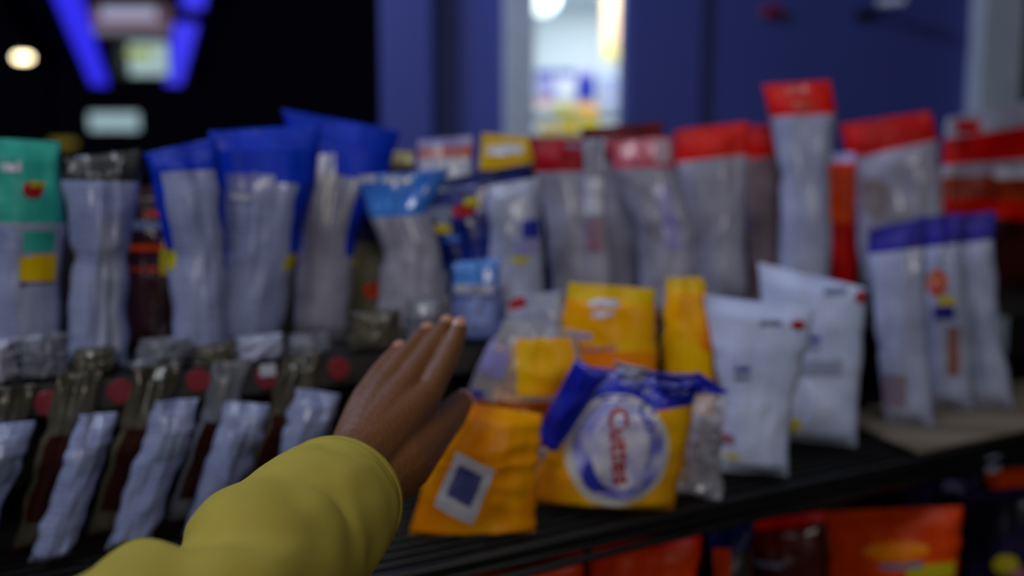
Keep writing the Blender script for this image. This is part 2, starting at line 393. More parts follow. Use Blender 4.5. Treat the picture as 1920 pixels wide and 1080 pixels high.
# shop shelves
t = empty('shop_shelf', (wx(1080), 5.6, 0), 'white shelving seen through the doorway, stacked with bright packets', 'shelf')
SHM = plain('shelf_metal', s2l(150, 160, 150), 0.5)
zz1 = at(1080, 217, 5.6).z; zz2 = at(1080, 255, 5.35).z
for z_ in (zz1, zz2, 1.2, 0.7, 0.2): MB().box((0.62, 5.75 if z_ != zz2 else 5.62, z_), (1.17, 0.36 if z_ != zz2 else 0.62, 0.025)).build('shelf_board', SHM, t)
for xx in (0.03, 1.21):
    MB().box((xx, 5.75, (zz1 + 0.1) / 2), (0.03, 0.36, zz1 + 0.1)).build('side_panel', SHM, t)
def packet(px0, px1, z0, h, d, c, c2, label, group, band=0.35):
    a = at(px0, 200, d); b = at(px1, 200, d); wd = b.x - a.x - 0.006; cx = (a.x + b.x) / 2
    t = empty('snack_packet', (cx, a.y, z0), label, 'packet', group)
    m1 = MB(); m1.box((cx, a.y, z0 + h * (1 - band) / 2), (wd, 0.07, h * (1 - band))); m1.build('wrapper', c, t, bevel=0.008)
    m2 = MB(); m2.box((cx, a.y, z0 + h * (1 - band / 2)), (wd * 0.98, 0.055, h * band - 0.002)); m2.build('top_band', c2, t, bevel=0.006)
zt = zz1 + 0.0135
hh = at(1080, 130, 5.6).z - at(1080, 215, 5.6).z
PB = [(1004, 1040, 'bluish packet with white top and orange foot, left end of the shop shelf', LAV, PRINTB),
      (1042, 1078, 'blue packet with white centre, second from the left on the shop shelf', PRINTW, PRINTB),
      (1080, 1116, 'violet blue packet, third from the left on the shop shelf', PRINTB, LAV)]
for a, b, lb, c, c2 in PB: packet(a, b, zt + 0.10, hh - 0.11, 5.64, c, c2, lb, 'packets on the upper shop shelf', 0.25)
PC = [(1002, 1036, 'white low box under the blue packets in the shop', PRINTW, ORANGE), (1038, 1074, 'yellow low box under the blue packets in the shop', PRINTY, PRINTW),
      (1076, 1120, 'orange yellow low box under the blue packets in the shop', YORANGE, LAV), (1123, 1163, 'grey tall packet at the right end of the shop shelf', SILVER2, SILVER)]
for i, (a, b, lb, c, c2) in enumerate(PC): packet(a, b, zt, 0.097 if i < 3 else 0.26, 5.64, c, c2, lb, 'low boxes on the upper shop shelf', 0.3)
PD = [(1012, 1048, 'yellow packet lower left on the second shop shelf', YELLOW, PRINTW), (1050, 1086, 'yellow and white packet middle of the second shop shelf', YELLOW, PRINTY),
      (1088, 1124, 'lime yellow packet right of the second shop shelf', PRINTY, YELLOW)]
for i, (a, b, lb, c, c2) in enumerate(PD): packet(a, b, zz2 + 0.0135, (0.08, 0.10, 0.115)[i], 5.40, c, c2, lb, 'packets on the second shop shelf', 0.25)
# fittings on the blue wall
p = hit(1445, 23, Vector((0, WY, 0)), Vector((0, 1, 0)))
t = empty('wall_button', p, 'small red button box high on the blue wall', 'button')
MB().box(p + Vector((0, -0.02, 0)), (0.10, 0.04, 0.05)).build('housing', plain('red_plastic', s2l(150, 24, 40), 0.4), t, bevel=0.008)
MB().tube(p + Vector((0, -0.04, 0)), p + Vector((0, -0.05, 0)), 0.014).build('push_knob', plain('dark_red_plastic', s2l(100, 16, 30), 0.4), t)
p = hit(1636, 18, Vector((0, WY, 0)), Vector((0, 1, 0)))
t = empty('security_camera', p, 'white tube shaped security camera on a dark bracket, high on the blue wall', 'camera')
MB().tube(p + Vector((-0.02, -0.10, 0.012)), p + Vector((0.09, -0.16, 0.005)), 0.022, n=16).build('camera_body', plain('white_plastic', s2l(225, 230, 240), 0.3), t, bevel=0.004)
MB().tube(p + Vector((-0.05, 0, -0.03)), p + Vector((0.0, -0.10, 0.0)), 0.014).box(p + Vector((-0.05, -0.01, -0.03)), (0.08, 0.02, 0.05)).build('bracket', BLACKM, t)

# canopy of the filling station, far left
VD = Vector((-0.447, 1, 0)).normalized()
def gp(px, py, d): return at(px, py, d)
HN = 3.4
def at_h(px, py, h):
    r = ray(px, py); return C0 + r * (h / r.z)
NEON = glow('blue_neon', (0.035, 0.03, 0.92), 0.95)
NEON2 = glow('blue_neon_brighter', (0.055, 0.05, 1.0), 0.9)
def strip(a, b, wdt, label, mat):
    t = empty('neon_strip', a, label, 'neon light', 'blue neon strips of the canopy')
    d = (b - a); ax = (d.normalized(), Vector((0, 0, 1)).cross(d.normalized()), Vector((0, 0, 1)))
    MB().box((a + b) / 2, (d.length, wdt, 0.08), ax).build('light_tube', mat, t, bevel=0.03)
    MB().box((a + b) / 2 + Vector((0, 0, 0.08)), (d.length, wdt * 0.8, 0.08), ax).build('housing', BLACKM, t)
a1, b1 = at_h(112, -60, HN), at_h(187, 158, HN)
strip(at_h(107, -60, HN), b1, 0.42, 'long blue neon strip slanting down the left side of the dark canopy', NEON)
strip(at_h(349, 46, HN), at_h(325, 156, HN), 0.42, 'lower blue neon strip on the right side of the canopy', NEON2)
strip(at_h(373, -60, HN), at_h(361, 14, HN), 0.36, 'upper blue neon strip on the right side of the canopy, at the top frame edge', NEON2)
can = MB(); cA = at_h(240, 150, HN); 
ax = (VD, Vector((0, 0, 1)).cross(VD), Vector((0, 0, 1)))
can.box(cA - VD * 7 + Vector((0, 0, 0.60)), (16, 4.0, 0.5), ax)
for s_ in (-1, 1): can.box(cA - VD * 1.0 + ax[1] * s_ * 1.7 + Vector((0, 0, -2.25)), (0.2, 0.2, 5.2), ax)
o = can.build('station_canopy', plain('dark_canopy', (0.004, 0.004, 0.006), 0.8)); tag(o, 'dark flat filling station canopy on columns holding the blue neon strips', 'canopy')
def litsign(name, cpx, cpy, w_px, h_px, d, label, bands, cat='sign', pole=None):
    c = at(cpx, cpy, d); W = w_px * d / FPX; H = h_px * d / FPX
    t = empty(name, c, label, cat)
    MB().box(c, (W, 0.15, H)).build('sign_box', bands[0], t, bevel=0.05)
    for (fx0, fx1, fy0, fy1, m) in bands[1]:
        MB().box(c + Vector(((fx0 + fx1 - 1) * W / 2, -0.085, (1 - fy0 - fy1) * H / 2)), ((fx1 - fx0) * W, 0.03, (fy1 - fy0) * H)).build('sign_panel', m, t, bevel=0.02)
    if pole == 'up':
        for q in (-0.3, 0.3): MB().tube(c + Vector((q * W, 0, H / 2)), (c.x + q * W, c.y, EYE + HN + 0.34), 0.03).build('hanger', BLACKM, t)
    if pole == 'down': MB().tube((c.x, c.y, 0), c - Vector((0, 0, H / 2)), 0.08).build('pole', BLACKM, t)
    return t
litsign('canopy_sign', 246, 38, 146, 54, 13.0, 'white and dull red lit sign hanging under the canopy, nearest the frame top',
        (glow('sign_rim', (0.20, 0.12, 0.14), 0.5), [(0.15, 0.85, 0.10, 0.52, glow('sign_white', (0.42, 0.45, 0.60), 0.75)), (0.08, 0.90, 0.56, 0.68, glow('sign_red', (0.35, 0.05, 0.08), 0.6)), (0.05, 0.95, 0.72, 0.95, glow('sign_grey', (0.2, 0.25, 0.30), 0.6))]), pole='up')
litsign('canopy_sign', 268, 112, 100, 62, 16.5, 'pale green lit sign with a yellow mark, lower of the two under the canopy',
        (glow('sign2_dark', (0.04, 0.055, 0.04), 0.5), [(0.28, 1.0, 0.02, 0.98, glow('sign2_white', (0.45, 0.62, 0.62), 0.72)), ]), pole='up')
c = at(262, 100, 16.2)
for o_ in [x for x in bpy.data.objects if x.name.startswith('canopy_sign') and 'pale green' in x.get('label', '')]:
    MB().box(c, (0.50, 0.04, 0.16)).build('yellow_mark', glow('sign_yellow', (0.34, 0.38, 0.0), 0.8), o_)
litsign('distant_sign', 214, 228, 92, 32, 30, 'pale blue glowing sign on a pole far beyond the canopy', (glow('far_sign', (0.38, 0.55, 0.62), 0.75), []), pole='down')
litsign('road_sign', 118, 269, 46, 13, 15, 'small dim yellow sign on a post behind the teal bag', (glow('dim_yellow_sign', (0.22, 0.17, 0.02), 0.6), []), pole='down')
c = at(43, 108, 25); t = empty('street_lamp', (c.x - 1.3, c.y, 0), 'bright warm street lamp on a dark pole at the far left', 'street lamp')
MB().box(c, (0.50, 0.24, 0.20)).build('lamp_lens', glow('street_glow', (1.0, 0.84, 0.5), 7), t, bevel=0.09)
MB().tube((c.x - 1.3, c.y, 0), (c.x - 1.3, c.y, c.z + 0.3), 0.09).tube((c.x - 1.3, c.y, c.z + 0.3), (c.x, c.y, c.z + 0.2), 0.04).build('pole', BLACKM, t)

# ------------------------------------------------------------------ the rack
t = empty('display_rack', rack(0, 0, 0), 'black metal display rack with wire shelves, loaded with snack bags', 'rack')
S0, S1 = -1.25, 1.35; SM = (S0 + S1) / 2; SL = S1 - S0
def wires(name, z, k0, k1, n):
    m = MB()
    for i in range(n): k = k0 + (k1 - k0) * i / (n - 1); m.tube(rack(S0, k, z - 0.004), rack(S1, k, z - 0.004), 0.0032, n=6)
    for i in range(14): s = S0 + SL * i / 13; m.tube(rack(s, k0, z - 0.010), rack(s, k1, z - 0.010), 0.004, n=6)
    return m.build(name, BLACKM, t, smooth=True)
for nm, z in (('shelf', Z_SHELF), ('lower_shelf', Z_LOW)):
    MB().box(rack(SM, 0.235, z - 0.018), (SL, 0.46, 0.006), RAX).build('shelf_board', plain('shelf_pan', (0.016, 0.015, 0.014), 0.5, 0.2), t)
    wires('wire_shelf', z, 0.0, 0.465, 25)
    m = MB()
    for q, r in ((0.0, 0.005), (-0.014, 0.0035), (-0.028, 0.005)): m.tube(rack(S0, -0.008, z + q - 0.004), rack(S1, -0.008, z + q - 0.004), r, n=8)
    m.build('front_rail', BLACKM, t, smooth=True)
m = MB().box(rack(SM, 0.362, Z_LEDGE - 0.008), (SL, 0.21, 0.016), RAX); m.build('riser_shelf', BLACKM, t)
m = MB().box(rack(SM, 0.254, Z_LEDGE - 0.017), (SL, 0.006, 0.034), RAX); m.build('price_rail', plain('dim_price_rail', s2l(52, 52, 50), 0.5), t)
for s in (-1.15, -0.4, 0.35, 1.1):
    MB().box(rack(s, 0.45, (Z_SHELF + Z_LEDGE) / 2 - 0.012), (0.02, 0.03, Z_LEDGE - Z_SHELF - 0.004), RAX).build('riser_post', BLACKM, t)
MB().box(rack(SM, 0.485, (0.3 + EYE - 0.05) / 2), (SL, 0.01, EYE - 0.05 - 0.3), RAX).build('back_panel', PANELM, t)
for s in (S0, S1):
    for k in (0.02, 0.50): MB().box(rack(s, k, (Z_SHELF - 0.03 if k < 0.1 else EYE - 0.03) / 2), (0.03, 0.03, (Z_SHELF - 0.03 if k < 0.1 else EYE - 0.03)), RAX).build('upright', BLACKM, t)
MB().box(rack(SM, 0.25, 0.3), (SL, 0.5, 0.02), RAX).build('base_shelf', BLACKM, t)
# cardboard mat under the purple-topped bags
q = [rack(s, k, Z_SHELF + 0.001) for s, k in ((0.40, 0.003), (1.3, 0.003), (1.3, 0.22), (0.47, 0.22))]
vs = q + [p + Vector((0, 0, 0.004)) for p in q]
o = mesh('cardboard_mat', vs, [(0, 1, 2, 3), (4, 5, 6, 7), (0, 1, 5, 4), (1, 2, 6, 5), (2, 3, 7, 6), (3, 0, 4, 7)], CARD, smooth=False)
tag(o, 'greyish brown cardboard mat on the black shelf under the violet topped bags', 'mat')
ZM = Z_SHELF + 0.006
# red round price discs on the riser rail
CL = [((90, 755), 'leftmost'), ((225, 733), 'second from the left'), ((372, 712), 'third from the left'), ((500, 706), 'fourth from left, with pale tab'), ((634, 690), 'rightmost, beside the hand')]
for (px, py), w_ in CL:
    p = on_row(px, 0.276, EYE - 0.2); p = hit(px, py, p, SN); n = -SN
    tt = empty('price_disc', p, 'dull red round price disc on the riser rail, %s' % w_, 'price tag', 'red price discs along the riser rail')
    MB().tube(p, p + n * 0.006, 0.0135, n=24).build('disc', plain('dull_red_plastic', s2l(140, 36, 52), 0.45), tt, bevel=0.001)
    MB().box(p - n * 0.007, (0.012, 0.018, 0.02), RAX).build('clip', BLACKM, tt)
    if px == 500: MB().box(p + n * 0.0075 + Vector((0, 0, 0.009)), (0.018, 0.002, 0.014), RAX).build('paper_tab', PRINTW, tt)

# ------------------------------------------------------------------ bags on the riser (back tier)
U = Z_LEDGE
G1 = 'tall bags on the riser'
Bag('snack_bag', 'teal topped bag with a yellow block, leftmost on the riser', [[(-60, 256), (112, 266)], [(-60, 420), (122, 425)], [(-55, 560), (112, 560)]], (-45, 112), 0.40, U, 0.05,
    [('top_seal', 0.06, TEAL), ('printed_front', 0.35, TEAL), ('wrapper', 0.95, SILVER2), ('bottom_seal', 1, SILVER2)],
    [('teal_print', ('rect', 42, 432, 100, 472), TEAL), ('yellow_print', ('rect', 36, 478, 106, 524), YELLOW), ('red_logo', ('oval', 62, 356, 20, 16), PRINTR), ('yellow_logo', ('oval', 70, 345, 16, 6), PRINTY, 0.0016),
     ('white_print_or_glint', ('rect', 4, 306, 40, 322), PRINTW), ('blue_line', ('rect', 36, 525, 106, 532), PRINTB), ('back_fold', ('uv', 0.05, 0.5, 0.38, 0.93), SILVER)], group=G1)
Bag('snack_bag', 'grey bag with a charcoal top seal, right of the teal bag', [[(120, 296), (262, 280)], [(116, 340), (264, 345)], [(136, 470), (240, 470)]], (124, 240), 0.36, U, 0.055,
    [('top_seal', 0.125, DARK), ('wrapper', 0.94, SILVER), ('bottom_seal', 1, SILVER)], [('pale_fold', ('uv', 0.45, 0.85, 0.30, 0.9), SILVER2)], group=G1, crink=1.5)
Bag('snack_bag', 'dark maroon bag with orange bands, behind the first blue bag', [[(222, 350), (345, 345)], [(232, 460), (345, 460)]], (225, 345), 0.45, U, 0.04,
    B3(BROWN, film('dark_maroon', s2l(62, 14, 18), s2l(34, 8, 10))), [('orange_band', ('rect', 240, 459, 312, 468), DORANGE), ('orange_line', ('rect', 240, 500, 305, 505), DORANGE), ('orange_stripe', ('rect', 270, 398, 305, 406), DORANGE), ('yellow_print', ('rect', 300, 462, 340, 514), PRINTY),
     ('grey_band', ('rect', 240, 414, 340, 430), PRINTG)], group=G1)
Bag('snack_bag', 'royal blue bag with grey back panel, first of the three blue ones', [[(268, 288), (402, 258)], [(286, 345), (418, 350)], [(313, 480), (424, 480)]], (330, 432), 0.35, U, 0.055,
    [('top_seal', 0.08, BLUE), ('wrapper_top', 0.58, BLUE), ('wrapper', 0.94, SILVER), ('bottom_seal', 1, SILVER)], [('back_panel', ('uv', 0.16, 0.92, 0.115, 0.97, 0.12, 0.97), SILVER), ('yellow_print', ('uv', 0.0, 0.14, 0.47, 0.58), PRINTY)], group=G1)
Bag('snack_bag', 'wide royal blue bag with grey back panel, middle of the three blue ones', [[(394, 246), (600, 234)], [(400, 335), (590, 345)], [(412, 480), (556, 480)]], (396, 518), 0.39, U, 0.06,
    [('top_seal', 0.10, BLUE), ('wrapper_top', 0.64, BLUE), ('wrapper', 0.94, SILVER), ('bottom_seal', 1, SILVER)], [('back_panel', ('uv', 0.12, 0.80, 0.245, 0.97, 0.02, 0.97), SILVER), ('upper_label', ('rect', 424, 326, 482, 384), film('pale_violet_print', s2l(120, 124, 190), s2l(105, 110, 175))),
     ('painted_glint', ('rect', 432, 366, 474, 373), PRINTW, 0.0016), ('fold_panel', ('rect', 484, 328, 514, 400), SILVER), ('yellow_print', ('uv', 0.84, 1.0, 0.55, 0.64), PRINTY)], group=G1)  # thin white rect is a highlight streak painted on the film
Bag('snack_bag', 'tallest royal blue bag, top seal slanting down right against the night', [[(528, 204), (748, 246)], [(548, 290), (730, 330)], [(560, 425), (668, 440)]], (552, 652), 0.43, U, 0.045,
    [('top_seal', 0.12, BLUE), ('wrapper_top', 0.62, BLUE), ('wrapper', 0.94, WARM), ('bottom_seal', 1, WARM)], [('back_panel', ('uv', 0.10, 0.72, 0.26, 0.97, 0.02, 0.95), WARM), ('fold_tip', ('rect', 592, 290, 628, 330), SILVER)], group=G1)
Bag('snack_bag', 'navy bag with olive lower half, behind the light blue topped bag', [[(640, 335), (790, 330)], [(650, 450), (780, 440)]], (652, 765), 0.458, U, 0.024,
    [('top_seal', 0.1, NAVY), ('wrapper_top', 0.42, NAVY), ('wrapper', 0.94, OLIVE), ('bottom_seal', 1, OLIVE)], [('yellow_print', ('rect', 648, 440, 668, 500), PRINTY), ('orange_print', ('oval', 705, 543, 24, 14), DORANGE)], group=G1)
Bag('snack_bag', 'grey bag with a shining light blue top, in front of the navy bags', [[(668, 330), (846, 316)], [(692, 398), (800, 390)], [(716, 470), (826, 460)]], (700, 840), 0.345, U, 0.045,
    [('top_seal', 0.10, SKYB), ('blue_header', 0.26, SKYB), ('wrapper', 0.94, WARM), ('bottom_seal', 1, SILVER2)], [('white_tab', ('rect', 671, 328, 704, 343), PRINTW), ('white_print_or_glint', ('rect', 716, 332, 770, 342), PRINTW)], group=G1, crink=1.6, pz=0.2)
Bag('snack_bag', 'navy bag with red and yellow logo, tilted beside the light blue top', [[(800, 342), (1002, 304)], [(776, 405), (965, 420)], [(835, 500), (955, 480)]], (845, 950), 0.415, U, 0.04,
    B3(NAVY, film('mid_navy_film', s2l(16, 48, 150), s2l(10, 26, 95))), [('red_logo', ('oval', 872, 392, 26, 13, -20), PRINTR), ('yellow_logo', ('oval', 885, 378, 16, 9), PRINTY, 0.0018), ('pale_print', ('rect', 800, 386, 848, 412), PRINTG),
     ('yellow_print', ('rect', 816, 420, 846, 436), PRINTY), ('blue_print', ('rect', 832, 440, 862, 452), SKYB)], group=G1, crink=1.3)
Bag('snack_bag', 'silver grey bag with blue prints, left of the maroon topped bags', [[(914, 348), (1012, 332)], [(918, 450), (1016, 450)]], (905, 1020), 0.335, U, 0.038,
    B3(SILVER2, SILVER2), [('blue_print', ('rect', 978, 412, 1010, 446), PRINTB), ('pale_print', ('rect', 962, 448, 1006, 476), LAV), ('yellow_print', ('rect', 960, 480, 990, 492), PRINTY)], group=G1)
Bag('snack_bag', 'small crumpled blue foil bag glinting above the fingers', [[(846, 492), (934, 484)], [(850, 545), (938, 540)]], (842, 945), 0.315, U, 0.035,
    B3(film('glossy_blue', s2l(90, 150, 235), s2l(60, 100, 200), 0.15), film('glossy_lilac', s2l(150, 165, 225), s2l(90, 110, 180), 0.2), 0.3), [('white_print_or_glint', ('rect', 852, 532, 925, 548), PRINTW)], group='small packets on the riser edge', crink=1.8)  # white streak across the front is painted glare
Bag('snack_bag', 'orange and white bag top showing behind the navy bags', [[(782, 264), (886, 254)], [(786, 312), (884, 310)]], (780, 880), 0.485, U, 0.03,
    [('top_seal', 0.05, LAV), ('orange_header', 0.10, film('salmon_film', s2l(215, 110, 90), s2l(200, 130, 120))), ('wrapper', 1, PRINTW)], [], group=G1)
Bag('snack_bag', 'yellow bag with a white label, between navy and maroon bags', [[(904, 250), (1048, 262)], [(900, 312), (1042, 312)]], (905, 1035), 0.475, U, 0.03,
    [('top_seal', 0.07, YELLOW), ('wrapper_top', 0.19, YELLOW), ('wrapper', 1, NAVY)], [('white_label_or_glint', ('rect', 914, 272, 980, 290), PRINTW)], group=G1)
Bag('snack_bag', 'small brown and yellow bag top beside the tallest blue bag', [[(712, 284), (778, 284)], [(712, 330), (780, 330)]], (715, 775), 0.49, U, 0.012,
    [('top_seal', 0.07, film('dull_yellow', s2l(190, 176, 90), s2l(140, 130, 80))), ('wrapper', 1, BROWN)], [], group=G1)
Bag('snack_bag', 'maroon topped grey bag, leftmost of the maroon ones', [[(992, 258), (1130, 264)], [(1002, 320), (1112, 318)], [(1026, 430), (1140, 430)]], (1040, 1165), 0.36, U, 0.05,
    [('top_seal', 0.175, MAROON), ('wrapper', 0.94, WARM), ('bottom_seal', 1, WARM)], [('silver_tab', ('rect', 1060, 270, 1098, 277), PRINTG)], group=G1)
Bag('snack_bag', 'deep maroon topped bag standing behind its maroon neighbours', [[(1088, 240), (1242, 228)], [(1100, 300), (1250, 300)], [(1110, 430), (1240, 430)]], (1110, 1235), 0.465, U, 0.035,
    [('top_seal', 0.2, MAROOND), ('wrapper', 0.94, WARM), ('bottom_seal', 1, WARM)], [], group=G1)
Bag('snack_bag', 'narrow clear strip bag with painted white highlights among the maroon tops', [[(1092, 262), (1134, 260)], [(1094, 335), (1134, 335)], [(1098, 480), (1142, 480)]], (1102, 1146), 0.325, U, 0.018,
    B3(WARM, WARM), [('white_label_or_glint', ('rect', 1096, 335, 1132, 362), PRINTW), ('lower_highlight', ('rect', 1092, 366, 1128, 402), PRINTW), ('maroon_print', ('rect', 1100, 410, 1130, 470), film('dull_mauve', s2l(130, 70, 95), s2l(160, 130, 150)))], group=G1)  # both white rects are highlights painted onto the clear film
Bag('snack_bag', 'pinkish red topped bag with a pale stripe, right of the clear strip', [[(1138, 264), (1262, 256)], [(1150, 316), (1268, 312)], [(1196, 430), (1305, 440)]], (1205, 1305), 0.36, U, 0.045,
    [('top_seal', 0.165, PINKF), ('wrapper', 0.94, WARM), ('bottom_seal', 1, WARM)], [('pale_stripe', ('rect', 1238, 345, 1268, 470, -14), LAV), ('white_tab', ('rect', 1228, 262, 1256, 306), film('pale_pink', s2l(205, 180, 190), s2l(190, 160, 175)))], group=G1, crink=1.4)
Bag('snack_bag', 'orange red topped grey bag, left of the tallest red topped one', [[(1266, 244), (1402, 228)], [(1266, 308), (1404, 292)], [(1292, 430), (1396, 430)]], (1300, 1402), 0.40, U, 0.05,
    [('top_seal', 0.17, RED), ('wrapper', 0.94, WARM), ('bottom_seal', 1, WARM)], [], group=G1)
Bag('snack_bag', 'narrow red topped bag tucked against the tallest red topped one', [[(1384, 236), (1474, 234)], [(1392, 298), (1478, 292)], [(1402, 430), (1484, 430)]], (1400, 1484), 0.455, U, 0.03,
    [('top_seal', 0.18, REDD), ('wrapper', 0.94, film('brown_grey', s2l(140, 118, 118), s2l(112, 92, 92), 0.4, lines=True)), ('bottom_seal', 1, WARM)], [], group=G1)
Bag('snack_bag', 'tallest red topped white bag, rising above all others against the blue wall', [[(1428, 160), (1558, 150)], [(1444, 220), (1566, 214)], [(1466, 330), (1556, 330)]], (1458, 1560), 0.37, U, 0.05,
    [('top_seal', 0.15, RED), ('wrapper', 0.94, SILVER2), ('bottom_seal', 1, WARM)], [('pale_print', ('rect', 1474, 162, 1512, 176), film('pale_red', s2l(225, 120, 100), s2l(215, 95, 80))), ('lower_print', ('rect', 1488, 192, 1524, 202), film('pale_red', s2l(1, 1, 1)))], group=G1)
Bag('snack_bag', 'orange and deep red narrow bag right of the tallest one', [[(1545, 288), (1606, 286)], [(1550, 400), (1604, 400)]], (1550, 1604), 0.46, U, 0.03,
    [('top_seal', 0.08, LAV), ('wrapper_top', 0.5, DORANGE), ('wrapper', 1, REDD)], [], group=G1)
Bag('snack_bag', 'slanting red topped bag with wide grey body, near the right post', [[(1574, 234), (1744, 208)], [(1592, 300), (1758, 262)], [(1608, 400), (1770, 400)]], (1612, 1765), 0.41, U, 0.055,
    [('top_seal', 0.185, REDD), ('wrapper', 0.94, WARM), ('bottom_seal', 1, WARM)], [('brown_print', ('oval', 1640, 370, 28, 40), film('murky', s2l(150, 140, 142), s2l(128, 116, 112)))], group=G1, crink=1.3)
Bag('snack_bag', 'large crumpled red and white bag at the right frame edge', [[(1776, 222), (2010, 172)], [(1766, 310), (2010, 290)], [(1764, 395), (2010, 415)]], (1770, 2010), 0.42, U, 0.05,
    [('top_seal', 0.13, WARM), ('red_header', 0.30, REDD), ('white_band', 0.38, WARM), ('orange_band', 0.50, film('orange_brown', s2l(180, 70, 16), s2l(140, 40, 20))), ('red_band', 0.62, RED), ('wrapper', 1, BROWN)],
    [('white_print_or_glint', ('rect', 1850, 318, 1930, 334), PRINTW), ('red_corner', ('rect', 1790, 226, 1830, 250), REDD)], group=G1, crink=1.8, yaw=38)
# small crumpled packets on the riser edge
G2 = 'small packets on the riser edge'
for i, (x0, x1, y, x2, x3, k, mt, lb) in enumerate([(-30, 34, 640, -40, 30, 0.315, WARM, 'dull crumpled packet on the riser edge at the left frame edge'),
        (40, 124, 628, 36, 130, 0.32, DIM, 'shiny silvery crumpled packet under the teal bag'), (140, 214, 655, 134, 206, 0.315, OLIVED, 'olive grey crumpled packet in front of the charcoal topped bag'),
        (262, 356, 636, 240, 340, 0.32, DIM, 'crumpled silver packet in front of the dark maroon bag'), (366, 440, 648, 350, 430, 0.315, OLIVED, 'olive packet in front of the first blue bag'),
        (446, 530, 632, 436, 524, 0.32, SILVER2, 'pale crumpled packet in front of the middle blue bag'), (542, 618, 628, 536, 606, 0.315, DIM, 'grey crumpled packet in front of the tallest blue bag'),
        (662, 752, 586, 655, 745, 0.32, OLIVED, 'small olive and silver packet left of the fingertips'), (762, 846, 560, 758, 840, 0.315, DIM, 'crumpled grey packet directly behind the fingertips')]):
    Bag('snack_packet', lb, [[(x0, y), (x1, y - 8)], [(x0 - 4, y + 30), (x1 + 2, y + 26)]], (x2, x3), k, U, 0.03,
        B3(mt, mt, 0.15), [], cat='packet', group=G2, crink=1.5, cf=0.5)

# ------------------------------------------------------------------ lower front-left bags, leaning in file
G3 = 'leaning bags below the riser'
LL = [((-60, 800), (64, 790), (-130, -42), 'grey blue bag below the riser at the left frame edge, leaning'),
      ((148, 778), (222, 772), (52, 134), 'blue grey leaning bag below the second red disc'),
      ((292, 752), (376, 748), (196, 284), 'blue grey leaning bag below the third red disc'),
      ((424, 752), (506, 758), (342, 424), 'pale leaning bag below the fourth red disc, just above the sleeve'),
      ((556, 728), (638, 740), (492, 570), 'bluish leaning bag between the rightmost red disc and the sleeve')]
for a, b, base, lb in LL:
    Bag('snack_bag', lb, [[a, b], [(a[0] - 20, a[1] + 60), (b[0] - 14, b[1] + 55)]], base, 0.215, Z_SHELF, 0.035, B3(SILVER, SILVER, 0.08, SILVER2), [('blue_print', ('uv', 0.35, 0.9, 0.2, 0.42), PRINTG)], group=G3, crink=1.3)
for x0, x1, y, mt, lb in [(-20, 66, 726, OLIVED, 'dark olive bag left of the leftmost red disc, behind the leaning bags'), (112, 196, 700, OLIVED, 'dull olive bag between the first and second red discs'),
        (252, 340, 690, OLIVED, 'olive grey bag between the second and third red discs'), (402, 470, 680, DIM, 'grey bag between the third and fourth red discs'), (532, 606, 668, OLIVED, 'olive bag between the fourth red disc and the rightmost')]:
    Bag('snack_bag', lb, [[(x0, y), (x1, y - 6)], [(x0 - 28, y + 110), (x1 - 30, y + 110)]], (x0 - 95, x1 - 95), 0.252, Z_SHELF, 0.024, B3(mt, mt, 0.08, BROWN), [('dark_print', ('uv', 0.1, 0.9, 0.35, 0.8), BROWN)], group=G3, crink=1.3)

# ------------------------------------------------------------------ right front bags
G4 = 'violet topped bags'
Bag('snack_bag', 'violet topped white bag, leftmost of its three', [[(1630, 430), (1734, 408)], [(1628, 478), (1736, 466)], [(1645, 650), (1738, 650)]], (1660, 1752), 0.135, ZM, 0.04, B3(PURPLE, SILVER2, 0.13), [('faint_print', ('rect', 1655, 700, 1700, 760), film('faint_mauve', s2l(150, 120, 130), s2l(140, 130, 150)))], group=G4)
Bag('snack_bag', 'violet topped bag with orange and yellow prints, middle of its three', [[(1716, 408), (1806, 400)], [(1722, 470), (1806, 460)]], (1742, 1826), 0.175, ZM, 0.04, B3(PURPLE, SILVER2, 0.15),
    [('orange_print', ('oval', 1758, 528, 20, 26), film('dull_orange_red', s2l(200, 70, 40), s2l(190, 110, 40))), ('yellow_print', ('oval', 1776, 562, 18, 10), PRINTY), ('violet_print', ('rect', 1752, 572, 1790, 596), PURPLE), ('brown_print', ('rect', 1776, 610, 1800, 700), film('dull_brown', s2l(150, 96, 80), s2l(120, 90, 90)))], group=G4)
Bag('snack_bag', 'violet topped white bag, rightmost of its three', [[(1780, 404), (1866, 396)], [(1786, 464), (1864, 456)], [(1800, 600), (1872, 600)]], (1822, 1902), 0.145, ZM, 0.04, B3(PURPLE, SILVER2, 0.14), [], group=G4)
G5 = 'white bags on the wire shelf'
Bag('snack_bag', 'white bag with small blue and red prints, behind the other white bag', [[(1420, 492), (1622, 540)], [(1430, 600), (1622, 610)], [(1440, 700), (1612, 710)]], (1450, 1606), 0.15, Z_SHELF, 0.05, B3(WHITE, WHITE, 0.06),
    [('blue_print', ('rect', 1545, 538, 1588, 552), PRINTG), ('red_mark', ('oval', 1612, 556, 9, 13), PRINTR), ('blue_mark', ('rect', 1500, 626, 1538, 636), PRINTB), ('grey_print', ('rect', 1505, 642, 1536, 652), PRINTG), ('yellow_mark', ('oval', 1490, 790, 14, 12), PRINTY), ('grey_block', ('rect', 1500, 670, 1580, 700), film('blue_grey_print', s2l(150, 158, 188), s2l(165, 172, 200)))], group=G5)
